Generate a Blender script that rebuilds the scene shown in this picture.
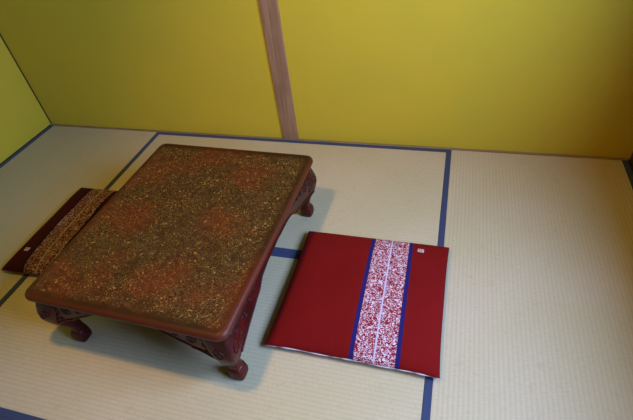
import bpy, bmesh, math, random
from mathutils import Vector, Matrix, noise
random.seed(4)
for o in list(bpy.data.objects): bpy.data.objects.remove(o)
S = bpy.context.scene
COL = S.collection

# ------------------------------------------------------------------ camera
cam_d = bpy.data.cameras.new('camera'); cam = bpy.data.objects.new('camera', cam_d); COL.objects.link(cam)
cam_d.sensor_width = 36; cam_d.lens = 447.02/633*36; cam_d.clip_start = .02
cam.matrix_world = (Matrix.Translation((2.62676, -2.09215, 1.43062)) @ Matrix.Rotation(.355212, 4, 'Z')
                    @ Matrix.Rotation(.843405, 4, 'X') @ Matrix.Rotation(-.139908, 4, 'Z'))
S.camera = cam
# ------------------------------------------------------------------ light
S.view_settings.view_transform = 'Standard'; S.view_settings.look = 'None'
S.view_settings.gamma = 1; S.view_settings.use_curve_mapping = False
S.view_settings.exposure = 0.0
w = bpy.data.worlds.new('sky'); S.world = w; w.use_nodes = True
w.node_tree.nodes['Background'].inputs[0].default_value = (.62, .8, 1, 1)
w.node_tree.nodes['Background'].inputs[1].default_value = .15
WY0, WY1, WZ0, WZ1 = -2.15, -.85, .78, 1.80            # window opening in the right wall
ld = bpy.data.lights.new('daylight', 'AREA'); lo = bpy.data.objects.new('daylight', ld); COL.objects.link(lo)
ld.shape = 'RECTANGLE'; ld.size, ld.size_y = WZ1-WZ0+.1, WY1-WY0+.1; ld.energy = 142; ld.color = (.38, .58, 1)
lo.matrix_world = Matrix.Translation((3.64, (WY0+WY1)/2, (WZ0+WZ1)/2)) @ Matrix.Rotation(math.pi/2, 4, 'Y')
LAMP_W = 71; LAMP_C = (1, .60, .15)                   # ceiling spotlight, built at the end

# ------------------------------------------------------------------ material helpers
class N:
    def __init__(s, name):
        s.m = bpy.data.materials.new(name); s.m.use_nodes = True
        s.t = s.m.node_tree; s.b = s.t.nodes['Principled BSDF']
    def n(s, typ, **kw):
        x = s.t.nodes.new(typ)
        for k, v in kw.items():
            if k.startswith('_'): setattr(x, k[1:], v)
            else: s.set(x.inputs[k.replace('__', ' ')], v)
        return x
    def set(s, sock, v):
        if isinstance(v, bpy.types.NodeSocket): s.t.links.new(v, sock)
        else: sock.default_value = v
    def coord(s, out='Object'): return s.n('ShaderNodeTexCoord').outputs[out]
    def mapping(s, v, scale=(1, 1, 1), loc=(0, 0, 0), rot=(0, 0, 0)):
        x = s.n('ShaderNodeMapping'); s.set(x.inputs['Vector'], v)
        x.inputs['Scale'].default_value = scale; x.inputs['Location'].default_value = loc; x.inputs['Rotation'].default_value = rot
        return x.outputs[0]
    def noise(s, v, scale, detail=3, rough=.5, dist=0):
        return s.n('ShaderNodeTexNoise', Vector=v, Scale=scale, Detail=detail, Roughness=rough, Distortion=dist).outputs['Fac']
    def math(s, op, a, b=0., clamp=False):
        x = s.t.nodes.new('ShaderNodeMath'); x.operation = op; x.use_clamp = clamp
        s.set(x.inputs[0], a); s.set(x.inputs[1], b); return x.outputs[0]
    def ramp(s, f, lo, hi, a=0., b=1.):
        x = s.n('ShaderNodeMapRange'); x.interpolation_type = 'SMOOTHSTEP'
        for i, v in enumerate((f, lo, hi, a, b)): s.set(x.inputs[i], v)
        return x.outputs[0]
    def mix(s, f, a, b, mode='MIX'):
        x = s.n('ShaderNodeMix', _data_type='RGBA'); x.blend_type = mode
        s.set(x.inputs[0], f); s.set(x.inputs[6], a); s.set(x.inputs[7], b); return x.outputs[2]
    def sep(s, v):
        x = s.n('ShaderNodeSeparateXYZ'); s.set(x.inputs[0], v); return x.outputs
    def bump(s, h, strength=.3, dist=.002):
        x = s.n('ShaderNodeBump'); s.set(x.inputs['Height'], h); x.inputs['Strength'].default_value = strength
        x.inputs['Distance'].default_value = dist; s.set(s.b.inputs['Normal'], x.outputs[0])
    def col(s, c): s.set(s.b.inputs['Base Color'], c)
    def p(s, **kw):
        for k, v in kw.items(): s.set(s.b.inputs[k.replace('__', ' ')], v)
def rgb(r, g, b):       # sRGB 0-255 -> linear
    f = lambda c: (c/255/12.92 if c/255 <= .04045 else ((c/255+.055)/1.055)**2.4)
    return (f(r), f(g), f(b), 1)

def mat_wall():
    k = N('ochre_plaster'); v = k.coord()
    a = k.noise(v, 3, 3); g = k.noise(v, 260, 2)
    c = k.mix(k.ramp(a, .3, .7), rgb(210, 178, 40), rgb(204, 176, 42))
    k.col(k.mix(k.ramp(g, .35, .7, 0, .12), c, rgb(136, 116, 26)))
    k.p(Roughness=.85); k.bump(g, .12, .001); return k.m
def mat_wood(name, a, b, axis=2, rough=.45, sc=1.):
    k = N(name); v = k.coord(); s = [38*sc]*3; s[axis] = 2.2*sc
    q = k.mapping(v, tuple(s)); n1 = k.noise(q, 1, 5, .6, 1.2); n2 = k.noise(v, 5, 2)
    c = k.mix(k.ramp(n1, .3, .7), a, b)
    k.col(k.mix(k.ramp(n2, .5, .7, 0, .45), c, tuple(x*.55 for x in a[:3])+(1,)))
    k.p(Roughness=rough); k.bump(n1, .2, .001); return k.m
def mat_tatami(name, along, tint=(1, 1, 1)):
    # ridges run along the mat; rushes run across it
    k = N(name); v = k.coord('Object'); x = k.sep(v)
    wave = x['Y'] if along == 'X' else x['X']
    s = k.math('SINE', k.math('MULTIPLY', wave, 2*math.pi/.0155))
    sc = (90, 420, 90) if along == 'Y' else (420, 90, 90)
    sc = (40, 700, 1) if along == 'Y' else (700, 40, 1)
    f = k.noise(k.mapping(v, sc), 1, 2)                       # single rushes
    big = k.noise(v, 2.3, 3); blot = k.noise(v, 26, 2)
    T = lambda c: tuple(a*b for a, b in zip(c[:3], tint))+(1,)
    c = k.mix(k.ramp(big, .3, .7), T(rgb(210, 191, 160)), T(rgb(203, 187, 150)))
    c = k.mix(k.ramp(f, .35, .75, 0, .28), c, T(rgb(150, 130, 100)))
    c = k.mix(k.ramp(s, .0, 1., 0, .15), c, T(rgb(152, 134, 108)))
    c = k.mix(k.ramp(blot, .62, .78, 0, .25), c, T(rgb(176, 150, 112)))
    k.col(c); k.p(Roughness=.62)
    h = k.math('ADD', k.math('MULTIPLY', s, -.7), f); k.bump(h, .26, .0012); return k.m
def mat_cloth(name, c, c2=None, scale=900, rough=.8):
    k = N(name); v = k.coord(); g = k.noise(v, scale, 1)
    k.col(k.mix(k.ramp(g, .3, .7), c, c2 or tuple(x*.75 for x in c[:3])+(1,)))
    k.p(Roughness=rough); k.b.inputs['Sheen Weight'].default_value = .15; k.bump(g, .15, .0006); return k.m
def mat_cushion(name, x0, x1, skew, red_a, red_b, white, rose, blue, thread):
    # red cotton with a woven band between local x0 and x1
    k = N(name); v = k.coord(); sp = k.sep(v)
    X = k.math('ADD', sp['X'], k.math('MULTIPLY', sp['Y'], skew))
    g = k.noise(v, 700, 1); bl = k.noise(v, 5, 3)
    red = k.mix(k.ramp(g, .3, .7), red_a, red_b)
    red = k.mix(k.ramp(bl, .4, .7, 0, .4), red, tuple(a*b for a, b in zip(red_a, (1.1, 1.2, 1.8, 1))))
    n = k.noise(v, 88, 1.2, .5, 1.1)
    worm = k.ramp(k.math('ABSOLUTE', k.math('SUBTRACT', n, .5)), .026, .042)     # 0 on the scroll line
    n2 = k.noise(k.mapping(v, (1, 1, 1), (7.3, 2.2, 0)), 120, 1, .5, .6)
    leaf = k.ramp(n2, .63, .66, 1., 0.)
    worm = k.math('MINIMUM', worm, leaf)
    pat = k.mix(worm, white, rose)
    xb = .016; xm = (x0+x1)/2
    inside = lambda a, b, e=.0006: k.math('MULTIPLY', k.ramp(X, a-e, a+e), k.ramp(X, b-e, b+e, 1., 0.))
    c = k.mix(inside(x0, x1), red, blue)
    c = k.mix(inside(x0+xb, x1-xb), c, pat)
    c = k.mix(inside(xm-.0028, xm+.0028), c, thread)
    k.col(c); k.p(Roughness=.9); k.b.inputs['Specular IOR Level'].default_value = .15
    k.bump(g, .2, .0006); return k.m
def mat_tabletop():
    k = N('lacquer_with_gold_scrolls'); v = k.coord(); x = k.sep(v)
    big = k.noise(v, 4.2, 3, .55); big2 = k.noise(k.mapping(v, (1, 1, 1), (3.1, 1.7, 0)), 6, 2, .5)
    mid = k.noise(k.mapping(v, (1, 1, 1), (.4, 5, 0)), 34, 2)
    base = k.mix(k.ramp(big, .40, .62), rgb(52, 23, 8), rgb(80, 27, 10))
    base = k.mix(k.ramp(big2, .50, .66, 0, .8), base, rgb(50, 29, 12))
    n = k.noise(v, 175, 1.6, .55, .8)
    line = k.ramp(k.math('ABSOLUTE', k.math('SUBTRACT', n, .5)), .006, .022, 1., 0.)
    nb = k.noise(v, 120, 1, .5, .5)
    dots = k.ramp(nb, .67, .70)
    gold = k.math('MAXIMUM', line, dots)
    # distance from the rim fades the scrolls
    ax = k.math('ABSOLUTE', x['X']); ay = k.math('ABSOLUTE', x['Y'])
    wob = k.math('MULTIPLY', k.math('SUBTRACT', mid, .5), .05)
    fx = k.ramp(k.math('ADD', ax, wob), .345, .380, 1., .0); fy = k.ramp(k.math('ADD', ay, wob), .415, .448, 1., .0)
    rim = k.math('MULTIPLY', fx, fy)
    dens = k.ramp(mid, .25, .60, .30, 1.)
    amt = k.math('MULTIPLY', k.math('MULTIPLY', gold, rim), dens)
    gc = k.mix(k.ramp(big, .35, .65), rgb(196, 154, 78), rgb(200, 138, 70))
    c = k.mix(k.math('MULTIPLY', amt, .78), base, gc)
    # worn reddish edge
    edge = k.math('MAXIMUM', k.ramp(ax, .372, .388), k.ramp(ay, .450, .466))
    c = k.mix(k.math('MULTIPLY', edge, .75), c, rgb(96, 38, 18))
    k.col(c); k.p(Roughness=.45); k.b.inputs['Specular IOR Level'].default_value = .3
    k.bump(k.math('ADD', gold, mid), .18, .0008); return k.m
def mat_lacquer():
    k = N('red_brown_carved_lacquer'); v = k.coord()
    n = k.noise(v, 60, 3, .6, 1.2); b = k.noise(v, 9, 2)
    c = k.mix(k.ramp(b, .35, .65), rgb(82, 16, 12), rgb(56, 13, 10))
    k.col(k.mix(k.ramp(n, .55, .75, 0, .35), c, rgb(104, 36, 22)))
    k.p(Roughness=.36); k.b.inputs['Specular IOR Level'].default_value = .28; k.b.inputs['Coat Weight'].default_value = .0; k.b.inputs['Coat Roughness'].default_value = .2
    k.bump(n, .5, .003); return k.m

M = dict(wall=mat_wall(),
         post=mat_wood('polished_cedar', rgb(168, 128, 98), rgb(142, 103, 76), 2, .4),
         trim=mat_wood('pale_floor_trim_wood', rgb(164, 136, 96), rgb(136, 108, 74), 0, .55),
         dark=mat_wood('dark_stained_wood', rgb(52, 38, 26), rgb(38, 26, 18), 2, .5),
         ceil=mat_wood('cedar_ceiling_boards', rgb(70, 52, 36), rgb(56, 40, 27), 0, .6, .5),
         panel=mat_wood('brown_wall_boards', rgb(72, 54, 38), rgb(58, 42, 30), 2, .6, .5),
         tatX=mat_tatami('woven_rush_across', 'X'), tatY=mat_tatami('woven_rush_lengthwise', 'Y'),
         navy=mat_cloth('navy_edging_cloth', rgb(52, 64, 104), rgb(42, 52, 86), 1200),
         top=mat_tabletop(), lac=mat_lacquer(),
         cushR=mat_cushion('red_cotton_woven_band', -.005, .168, .025, rgb(124, 13, 10), rgb(108, 9, 9), rgb(226, 208, 218), rgb(146, 26, 44), rgb(38, 28, 92), rgb(196, 188, 216)), cushL=mat_cushion('shade_darkened_red_cotton_band', .024, .196, .04, rgb(66, 7, 6), rgb(56, 5, 5), rgb(176, 152, 142), rgb(92, 20, 28), rgb(30, 14, 26), rgb(168, 150, 130)),  # cushL repeats the red cloth with the shade painted into its colours
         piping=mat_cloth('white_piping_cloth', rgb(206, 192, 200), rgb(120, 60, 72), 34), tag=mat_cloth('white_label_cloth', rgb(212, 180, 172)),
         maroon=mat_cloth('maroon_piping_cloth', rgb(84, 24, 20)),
         tagred=mat_cloth('label_print_red', rgb(150, 50, 56)))

# ------------------------------------------------------------------ mesh helpers
def obj(name, bm, m, parent=None, smooth=False):
    me = bpy.data.meshes.new(name); bmesh.ops.recalc_face_normals(bm, faces=bm.faces); bm.to_mesh(me); bm.free()
    if smooth:
        for p in me.polygons: p.use_smooth = True
    o = bpy.data.objects.new(name, me); COL.objects.link(o); me.materials.append(m)
    if parent: o.parent = parent
    return o
def box(bm, x0, x1, y0, y1, z0, z1, bev=0):
    r = bmesh.ops.create_cube(bm, size=1)
    for v in r['verts']:
        v.co = Vector(((x0+x1)/2+v.co.x*(x1-x0), (y0+y1)/2+v.co.y*(y1-y0), (z0+z1)/2+v.co.z*(z1-z0)))
    if bev:
        es = {e for v in r['verts'] for e in v.link_edges}
        bmesh.ops.bevel(bm, geom=list(es), offset=bev, segments=2, profile=.5, affect='EDGES')
def struct(name, bm, m):
    o = obj(name, bm, m); o['kind'] = 'structure'; return o
def thing(name, label, cat, loc, rz=0, group=None):
    o = bpy.data.objects.new(name, None); COL.objects.link(o); o.location = loc; o.rotation_euler = (0, 0, rz)
    o['label'] = label; o['category'] = cat
    if group: o['group'] = group
    return o
def tube(bm, pts, radii, seg=8, cap=True):
    rings = []
    up = Vector((0, 0, 1))
    for i, p in enumerate(pts):
        p = Vector(p); t = (Vector(pts[min(i+1, len(pts)-1)])-Vector(pts[max(i-1, 0)])).normalized()
        a = t.cross(up)
        if a.length < 1e-3: a = t.cross(Vector((1, 0, 0)))
        a.normalize(); b = a.cross(t).normalized()
        r = radii[i] if isinstance(radii, (list, tuple)) else radii
        rings.append([bm.verts.new(p+(a*math.cos(q)+b*math.sin(q))*r) for q in (2*math.pi*j/seg for j in range(seg))])
    for A, B in zip(rings, rings[1:]):
        for j in range(seg): bm.faces.new((A[j], A[(j+1) % seg], B[(j+1) % seg], B[j]))
    if cap: bm.faces.new(rings[0]); bm.faces.new(rings[-1])

# ------------------------------------------------------------------ room
RX, RY, RH = 3.508, -3.52, 2.42
bm = bmesh.new(); box(bm, -.12, RX+.12, -.0+RY-.12, .12, -.16, -.056); 
struct('floor', bm, M['dark'])
bm = bmesh.new(); box(bm, -.12, RX+.12, .004, .12, -.056, RH); struct('wall_back', bm, M['wall'])
bm = bmesh.new(); box(bm, -.12, -.003, RY, .004, -.056, RH); struct('wall_left', bm, M['wall'])
bm = bmesh.new(); box(bm, -.12, RX+.12, RY-.12, RY, -.056, RH); struct('wall_front', bm, M['panel'])
bm = bmesh.new()
box(bm, RX, RX+.12, WY1, .004, -.056, RH); box(bm, RX, RX+.12, RY, WY0, -.056, RH)
box(bm, RX, RX+.12, WY0, WY1, -.056, WZ0); box(bm, RX, RX+.12, WY0, WY1, WZ1, RH)
struct('wall_right', bm, M['panel'])
bm = bmesh.new()
for a, b, c, d in ((WY0, WY0+.035, WZ0, WZ1), (WY1-.035, WY1, WZ0, WZ1), (WY0, WY1, WZ0, WZ0+.03), (WY0, WY1, WZ1-.03, WZ1)):
    box(bm, RX-.012, RX+.122, a, b, c, d, .003)
struct('window_1', bm, M['dark'])
bm = bmesh.new(); box(bm, -.12, RX+.12, RY-.12, .12, RH, RH+.06)
for i in range(1, 8): box(bm, 0, RX, RY*i/8-.015, RY*i/8+.015, RH-.03, RH)
struct('ceiling', bm, M['ceil'])
# thin timber strips closing the gap between the mats and the walls
bm = bmesh.new(); box(bm, 0, RX, -.0125, .004, -.05, .003, .001); struct('baseboard_back', bm, M['trim'])
bm = bmesh.new(); box(bm, -.003, .0025, RY, -.008, -.05, .006, .001); struct('baseboard_left', bm, M['dark'])
bm = bmesh.new(); box(bm, 3.497, RX, RY, -.008, -.05, .004, .001); struct('baseboard_right', bm, M['dark'])
# post half sunk in the wall, corner bead
bm = bmesh.new(); box(bm, 1.708, 1.803, -.007, .02, .003, RH, .0025); struct('trim_1', bm, M['post'])
bm = bmesh.new(); box(bm, -.003, .0025, -.0015, .004, .006, RH); struct('trim_2', bm, M['dark'])

# ------------------------------------------------------------------ tatami mats
BW = .026
def mat(label, x0, x1, y0, y1, along):
    t = thing('tatami_mat', label, 'tatami mat', ((x0+x1)/2, (y0+y1)/2, -.05), 0, 'tatami mats covering the floor')
    hx, hy = (x1-x0)/2-.0006, (y1-y0)/2-.0006
    bm = bmesh.new(); box(bm, -hx, hx, -hy, hy, 0, .05, .0015)
    obj('rush_surface', bm, M['tat'+along], t)
    for s in (-1, 1):
        bm = bmesh.new()
        if along == 'Y':
            a, b = sorted((s*(hx-BW), s*(hx+.0002))); box(bm, a, b, -hy-.0002, hy+.0002, .003, .0512, .0006)
        else:
            a, b = sorted((s*(hy-BW), s*(hy+.0002))); box(bm, -hx-.0002, hx+.0002, a, b, .003, .0512, .0006)
        obj('cloth_border', bm, M['navy'], t)
    return t
XA, XB, XC, YC, YD = .878, 2.642, 3.496, -.8785, -1.768
mat('tatami mat along the left wall under the left cushion, dim and yellowish', .003, XA, YD, -.013, 'Y')
mat('tatami mat along the foot of the back wall, under the far half of the table', XA, XB, YC, -.013, 'X')
mat('tatami mat under the near half of the table, one mat away from the back wall', XA, XB, YD, YC, 'X')
mat('bright bare tatami mat lying lengthwise along the right side of the photo', XB, XC, YD, -.013, 'Y')
mat('tatami mat showing only a dark border at the bottom left corner of the photo', XA, XB, YD-.8785, YD, 'X')
# the rest of the mats behind the camera belong to the floor
bm = bmesh.new()
box(bm, .003, XA-.001, RY, YD-.001, -.05, 0, .001); box(bm, XB+.001, XC, RY, YD-.001, -.05, 0, .001)
box(bm, XA, XB, RY, YD-.8795, -.05, 0, .001)
o = struct('floor_near_side', bm, M['tatY'])

# ------------------------------------------------------------------ low table
TH = -.025
table = thing('low_table', 'low rectangular carved dark brown table with gold speckled top and curved legs', 'table', (1.687, -1.024, 0), TH)
HX, HY = .3885, .469
def rrect(hx, hy, r, n=8):
    out = []
    for cx, cy, a0 in ((hx-r, hy-r, 0), (-hx+r, hy-r, 90), (-hx+r, -hy+r, 180), (hx-r, -hy+r, 270)):
        for i in range(n+1):
            a = math.radians(a0+90*i/n); out.append((cx+r*math.cos(a), cy+r*math.sin(a)))
    return out
def loft(bm, loops, capa=True, capb=True):
    R = [[bm.verts.new(p) for p in L] for L in loops]
    n = len(R[0])
    for A, B in zip(R, R[1:]):
        for j in range(n): bm.faces.new((A[j], A[(j+1) % n], B[(j+1) % n], B[j]))
    if capa: bm.faces.new(R[0])
    if capb: bm.faces.new(R[-1])
bm = bmesh.new(); loops = []
prof = [(.284, -.030), (.284, -.008), (.2855, -.004), (.289, -.001), (.2935, 0), (.299, 0), (.3035, -.0015), (.3075, -.0045), (.3105, -.009), (.3120, -.015), (.3120, -.022), (.3112, -.027), (.3112, -.06), (.3112, -.2)]
for z, ins in prof:
    loops.append([(x, y, z) for x, y in rrect(HX+ins, HY+ins, max(.036+ins*.8, .004))])
loft(bm, loops); obj('table_top', bm, M['top'], table, True)
bm = bmesh.new(); loops = [[(x, y, z) for x, y in rrect(HX+i, HY+i, .035)] for z, i in ((.272, -.036), (.272, -.022), (.278, -.017), (.284, -.017))]
loft(bm, loops); obj('moulding', bm, M['lac'], table, True)

def interp(tab, s):
    if s <= tab[0][0]: return tab[0][1]
    for (a, b), (c, d) in zip(tab, tab[1:]):
        if s <= c:
            t = (s-a)/(c-a); return b+(d-b)*t
    return tab[-1][1]
short_tab = [(0, .12), (.055, .138), (.10, .165), (.125, .178), (.15, .184), (.165, .196), (.20, .212), (.25, .238), (.28, .256), (.40, .264)]
long_tab = [(0, .12), (.055, .140), (.115, .159), (.16, .172), (.225, .188), (.268, .200), (.285, .216), (.31, .232), (.36, .243), (.48, .247)]
def apron(half, plane, tab, rot):
    """carved rail: flat plate with a scalloped lower edge, slightly bowed outwards, with relief scrolls"""
    n = 72; L = half-.045; bm = bmesh.new(); cols = []
    for i in range(n+1):
        x = -L+2*L*i/n; s = half-abs(x); zl = interp(tab, s)
        col = []
        for z, f in ((.276, 0), (.276-(.276-zl)*.35, .5), (.276-(.276-zl)*.7, .8), (zl+.004, .9), (zl, .55)):
            bow = .010*f*max(0, 1-(s-.04)/.2)
            col.append(bm.verts.new((x, -(plane+bow), z)))
        for z in (zl, .276): col.append(bm.verts.new((x, -(plane-.020), z)))
        cols.append(col)
    m = len(cols[0])
    for A, B in zip(cols, cols[1:]):
        for j in range(m): bm.faces.new((A[j], A[(j+1) % m], B[(j+1) % m], B[j]))
    bm.faces.new(cols[0]); bm.faces.new(cols[-1])
    bmesh.ops.rotate(bm, verts=bm.verts, matrix=Matrix.Rotation(rot, 3, 'Z'), cent=(0, 0, 0))
    a = obj('apron', bm, M['lac'], table, True)
    bm = bmesh.new()
    for sg in (-1, 1):
        def surf(x, z):
            s = half-abs(x); zl = interp(tab, s); f = min(1, max(0, (.276-z)/max(.276-zl, .001)))
            return plane+.010*(f**.7)*max(0, 1-(s-.04)/.2)
        # beaded lower rim
        pts = []
        for i in range(40):
            x = sg*(half-.06-(L-.03)*i/39*.98) ; s = half-abs(x); z = interp(tab, s)+.006
            pts.append((x, -(surf(x, z)+.0005), z))
        tube(bm, pts, .0032, 6)
        # leaf scrolls
        for (s0, zc, r0, turn) in ((.085, .222, .026, 1), (.145, .236, .021, -1), (.195, .248, .015, 1), (.235, .256, .010, -1), (.10, .187, .010, -1)):
            pts = []; rad = []
            for i in range(22):
                t = i/21; ang = turn*(t*3.6*math.pi*.85)+.6; rr = r0*(1-.82*t)
                x = sg*(half-s0+rr*math.cos(ang)); z = zc+rr*math.sin(ang)
                z = max(interp(tab, half-abs(x))+.006, min(.272, z))
                pts.append((x, -(surf(x, z)+.0008), z)); rad.append(.0024*(1-.5*t))
            tube(bm, pts, rad, 6)
    bmesh.ops.rotate(bm, verts=bm.verts, matrix=Matrix.Rotation(rot, 3, 'Z'), cent=(0, 0, 0))
    obj('carved_scrolls', bm, M['lac'], a, True)
apron(HX, HY-.022, short_tab, 0); apron(HX, HY-.022, short_tab, math.pi)
apron(HY, HX-.013, long_tab, math.pi/2); apron(HY, HX-.013, long_tab, -math.pi/2)

# leg: (z, outer inset from the slab corner, section width)
LEG = [(.280, .020, .085), (.255, .012, .094), (.225, .004, .092), (.195, -.002, .084), (.165, .000, .070), (.135, .010, .060), (.108, .024, .050), (.085, .034, .042), (.065, .037, .040), (.050, .034, .045), (.040, .030, .050)]
def section(hx, n, z, cx, flute=0):
    out = []
    for i in range(n):
        a = 2*math.pi*i/n; c, s = math.cos(a), math.sin(a)
        r = (abs(c)**4+abs(s)**4)**(-1/4)
        r *= 1+flute*math.cos(8*a)
        out.append((cx[0]+hx*r*c, cx[1]+hx*r*s, z))
    return out
for sx in (-1, 1):
    for sy in (-1, 1):
        def pos(z, ins, wd):
            d = ins+wd/2
            return (sx*(HX-d)+(.010*max(0, 1-z/.16) if sy < 0 else 0), sy*(HY-d))
        # resample smoothly
        bm = bmesh.new(); loops = []
        K = 30
        for i in range(K+1):
            z = .280-(.280-.040)*i/K
            tab_i = sorted((a, b) for a, b, c in LEG); tab_w = sorted((a, c) for a, b, c in LEG)
            # smooth by averaging neighbours
            ins = sum(interp(tab_i, z+q) for q in (-.012, 0, .012))/3; wd = sum(interp(tab_w, z+q) for q in (-.012, 0, .012))/3
            loops.append(section(wd/2, 40, z, pos(z, ins, wd), .015 if z > .12 else .0))
        loft(bm, loops); leg = obj('leg', bm, M['lac'], table, True)
        # carved foot with lobes curling outwards, on a small flat pad
        bm = bmesh.new(); loops = []
        for z, ins, wd, fl in ((.056, .035, .044, 0), (.050, .030, .050, .01), (.040, .0265, .054, .02), (.026, .0245, .057, .03), (.012, .025, .056, .02), (.004, .0265, .053, .02), (.0013, .028, .050, 0)):
            loops.append(section(wd/2, 48, z, pos(z, ins, wd), fl))
        loft(bm, loops)
        obj('foot', bm, M['lac'], leg, True)
        # relief spiral on the knee
        bm = bmesh.new()
        for face in (0, 1):
            pts = []; rad = []
            for i in range(26):
                t = i/25; ang = t*3.3*math.pi; rr = .022*(1-.85*t)
                u = rr*math.cos(ang); z = .205+rr*math.sin(ang)*1.15
                ins = interp(sorted((a, b) for a, b, c in LEG), z); wd = interp(sorted((a, c) for a, b, c in LEG), z)
                cx, cy = pos(z, ins, wd)
                if face == 0: pts.append((cx+u, cy+sy*(wd/2+.0005), z))
                else: pts.append((cx+sx*(wd/2+.0005), cy+u, z))
                rad.append(.0022*(1-.5*t))
            tube(bm, pts, rad, 6)
        obj('knee_carving', bm, M['lac'], leg, True)

# ------------------------------------------------------------------ floor cushions
def cushion(label, loc, rz, W, D, m, tagpos, seed, tagrot=0, pip='piping', name='floor_cushion'):
    t = thing(name, label, 'floor cushion', loc, rz, 'red floor cushions with a patterned band')
    n = 56; bm = bmesh.new(); H = .064; seam = .022
    def outline(u, v):
        x = u*W/2*(1-.018*(1-v**4)*abs(u)**3); y = v*D/2*(1-.016*(1-u**4)*abs(v)**3)
        return x, y
    def zz(u, v, top):
        f = max(0, (1-abs(u)**5.0))**.42*max(0, (1-abs(v)**5.0))**.42
        x, y = outline(u, v)
        wr = noise.noise(Vector((x*7+seed, y*7, seed)))*.006+noise.noise(Vector((x*22, y*22+seed, 0)))*.0015
        if top: return seam+(H-seam+wr)*f*(.82+.18*(1-u*u)*(1-v*v))
        return seam-(seam-.0015)*min(1, f*1.3)
    g = [math.sin(math.pi/2*(-1+2*i/n)) for i in range(n+1)]
    def bend(u): return .006*math.sin(u*5+seed)+.003*math.sin(u*13+seed*2)
    T = [[None]*(n+1) for _ in range(n+1)]; B = [[None]*(n+1) for _ in range(n+1)]
    for i, u in enumerate(g):
        for j, v in enumerate(g):
            x, y = outline(u, v)
            T[i][j] = bm.verts.new((x, y, zz(u, v, True)))
            if 0 < i < n and 0 < j < n: B[i][j] = bm.verts.new((x, y, zz(u, v, False)))
            else: B[i][j] = T[i][j]
    for i in range(n):
        for j in range(n):
            bm.faces.new((T[i][j], T[i+1][j], T[i+1][j+1], T[i][j+1]))
            q = [B[i][j], B[i][j+1], B[i+1][j+1], B[i+1][j]]
            if len({x for x in q}) == 4:
                try: bm.faces.new(q)
                except ValueError: pass
    obj('cushion_cover', bm, m, t, True)
    # white piping in the seam of the near and far edges
    for s in (-1, 1):
        bm = bmesh.new(); pts = []; rad = []
        for i in range(61):
            u = -.985+1.97*i/60; x, y = outline(u, s)
            pts.append((x, y+s*.0008, seam-.001+.0012*math.sin(u*9+seed))); rad.append(.0026+.0008*math.sin(u*17+seed))
        tube(bm, pts, rad, 6); obj('piping', bm, M[pip], t, True)
    # little woven label sewn on near a corner
    tx, ty = tagpos; z = zz(tx/(W/2), ty/(D/2), True)
    e = .003; nx = (zz((tx+e)/(W/2), ty/(D/2), True)-z)/e; ny = (zz(tx/(W/2), (ty+e)/(D/2), True)-z)/e
    hh = lambda x, y: z+nx*(x-tx)+ny*(y-ty)
    def patch(bm, x0, x1, y0, y1, lift, th):
        r = bmesh.ops.create_cube(bm, size=1)
        for v in r['verts']:
            x = tx+(x0+x1)/2+v.co.x*(x1-x0); y = ty+(y0+y1)/2+v.co.y*(y1-y0)
            v.co = Vector((x, y, hh(x, y)+lift+(v.co.z+.5)*th))
    bm = bmesh.new(); patch(bm, -.0125, .0125, -.0095, .0095, .0005, .0014); lab = obj('fabric_label', bm, M['tag'], t)
    bm = bmesh.new()
    q = -1 if tagrot else 1
    for a, b, c, d in ((-.0095, -.0035, .001, .0035), (-.006, .001, -.0045, -.003), (.0005, .0035, -.005, .006), (-.010, -.0015, .0055, .0065)):
        x0, x1 = sorted((a*q, b*q)); y0, y1 = sorted((c*q, d*q)); patch(bm, x0, x1, y0, y1, .0017, .0005)
    obj('label_print', bm, M['tagred'], lab)
    return t
cushion('bright red square floor cushion right of the table, its white band edged in blue', (2.3835, -1.046, .0015), -.004, .612, .584, M['cushR'], (.194, .226), 1.3)
cushion('red floor cushion, coloured darker for shade, left of the table, partly hidden under its edge', (1.035, -.918, .0015), math.pi+.012, .592, .592, M['cushL'], (.222, .185), 5.1, 1, 'maroon')

# ------------------------------------------------------------------ ceiling spotlight (just above the frame)
LP, LT = Vector((1.80, -1.48, 2.2)), Vector((2.15, -.80, 0))
Q = (LT-LP).to_track_quat('-Z', 'Y')
lamp = thing('ceiling_spotlight', 'small dark ceiling spotlight pointing down at the low table', 'lamp', LP)
k = N('glowing_bulb'); k.col((.9, .85, .7, 1)); k.p(Emission__Color=(1, .62, .28, 1), Emission__Strength=8)
can = bmesh.new()
def ring(r, z): return [tuple(Q @ Vector((r*math.cos(2*math.pi*i/32), r*math.sin(2*math.pi*i/32), z))) for i in range(32)]
loft(can, [ring(.078, .01), ring(.083, .01), ring(.083, .10), ring(.05, .14), ring(.02, .145), ring(.045, .135), ring(.077, .10), ring(.078, .01)], False, False)
obj('lamp_shade', can, M['dark'], lamp, True)
bm = bmesh.new(); bmesh.ops.create_uvsphere(bm, u_segments=20, v_segments=12, radius=.035, matrix=Matrix.Translation(Q @ Vector((0, 0, .07)))); obj('bulb', bm, k.m, lamp, True)
bm = bmesh.new(); tube(bm, [tuple(Q @ Vector((0, 0, .142))), (0, 0, .18), (0, 0, .20)], .008, 8); obj('bracket', bm, M['dark'], lamp, True)
bm = bmesh.new(); bmesh.ops.create_cone(bm, cap_ends=True, segments=24, radius1=.05, radius2=.045, depth=.02, matrix=Matrix.Translation((0, 0, .18))); obj('ceiling_rose', bm, M['dark'], lamp)
sd = bpy.data.lights.new('spot', 'SPOT'); sd.energy = LAMP_W; sd.color = LAMP_C; sd.shadow_soft_size = .075
sd.spot_size = math.radians(94); sd.spot_blend = .75
so = bpy.data.objects.new('spot', sd); COL.objects.link(so); so.matrix_world = Matrix.Translation(LP) @ Q.to_matrix().to_4x4()
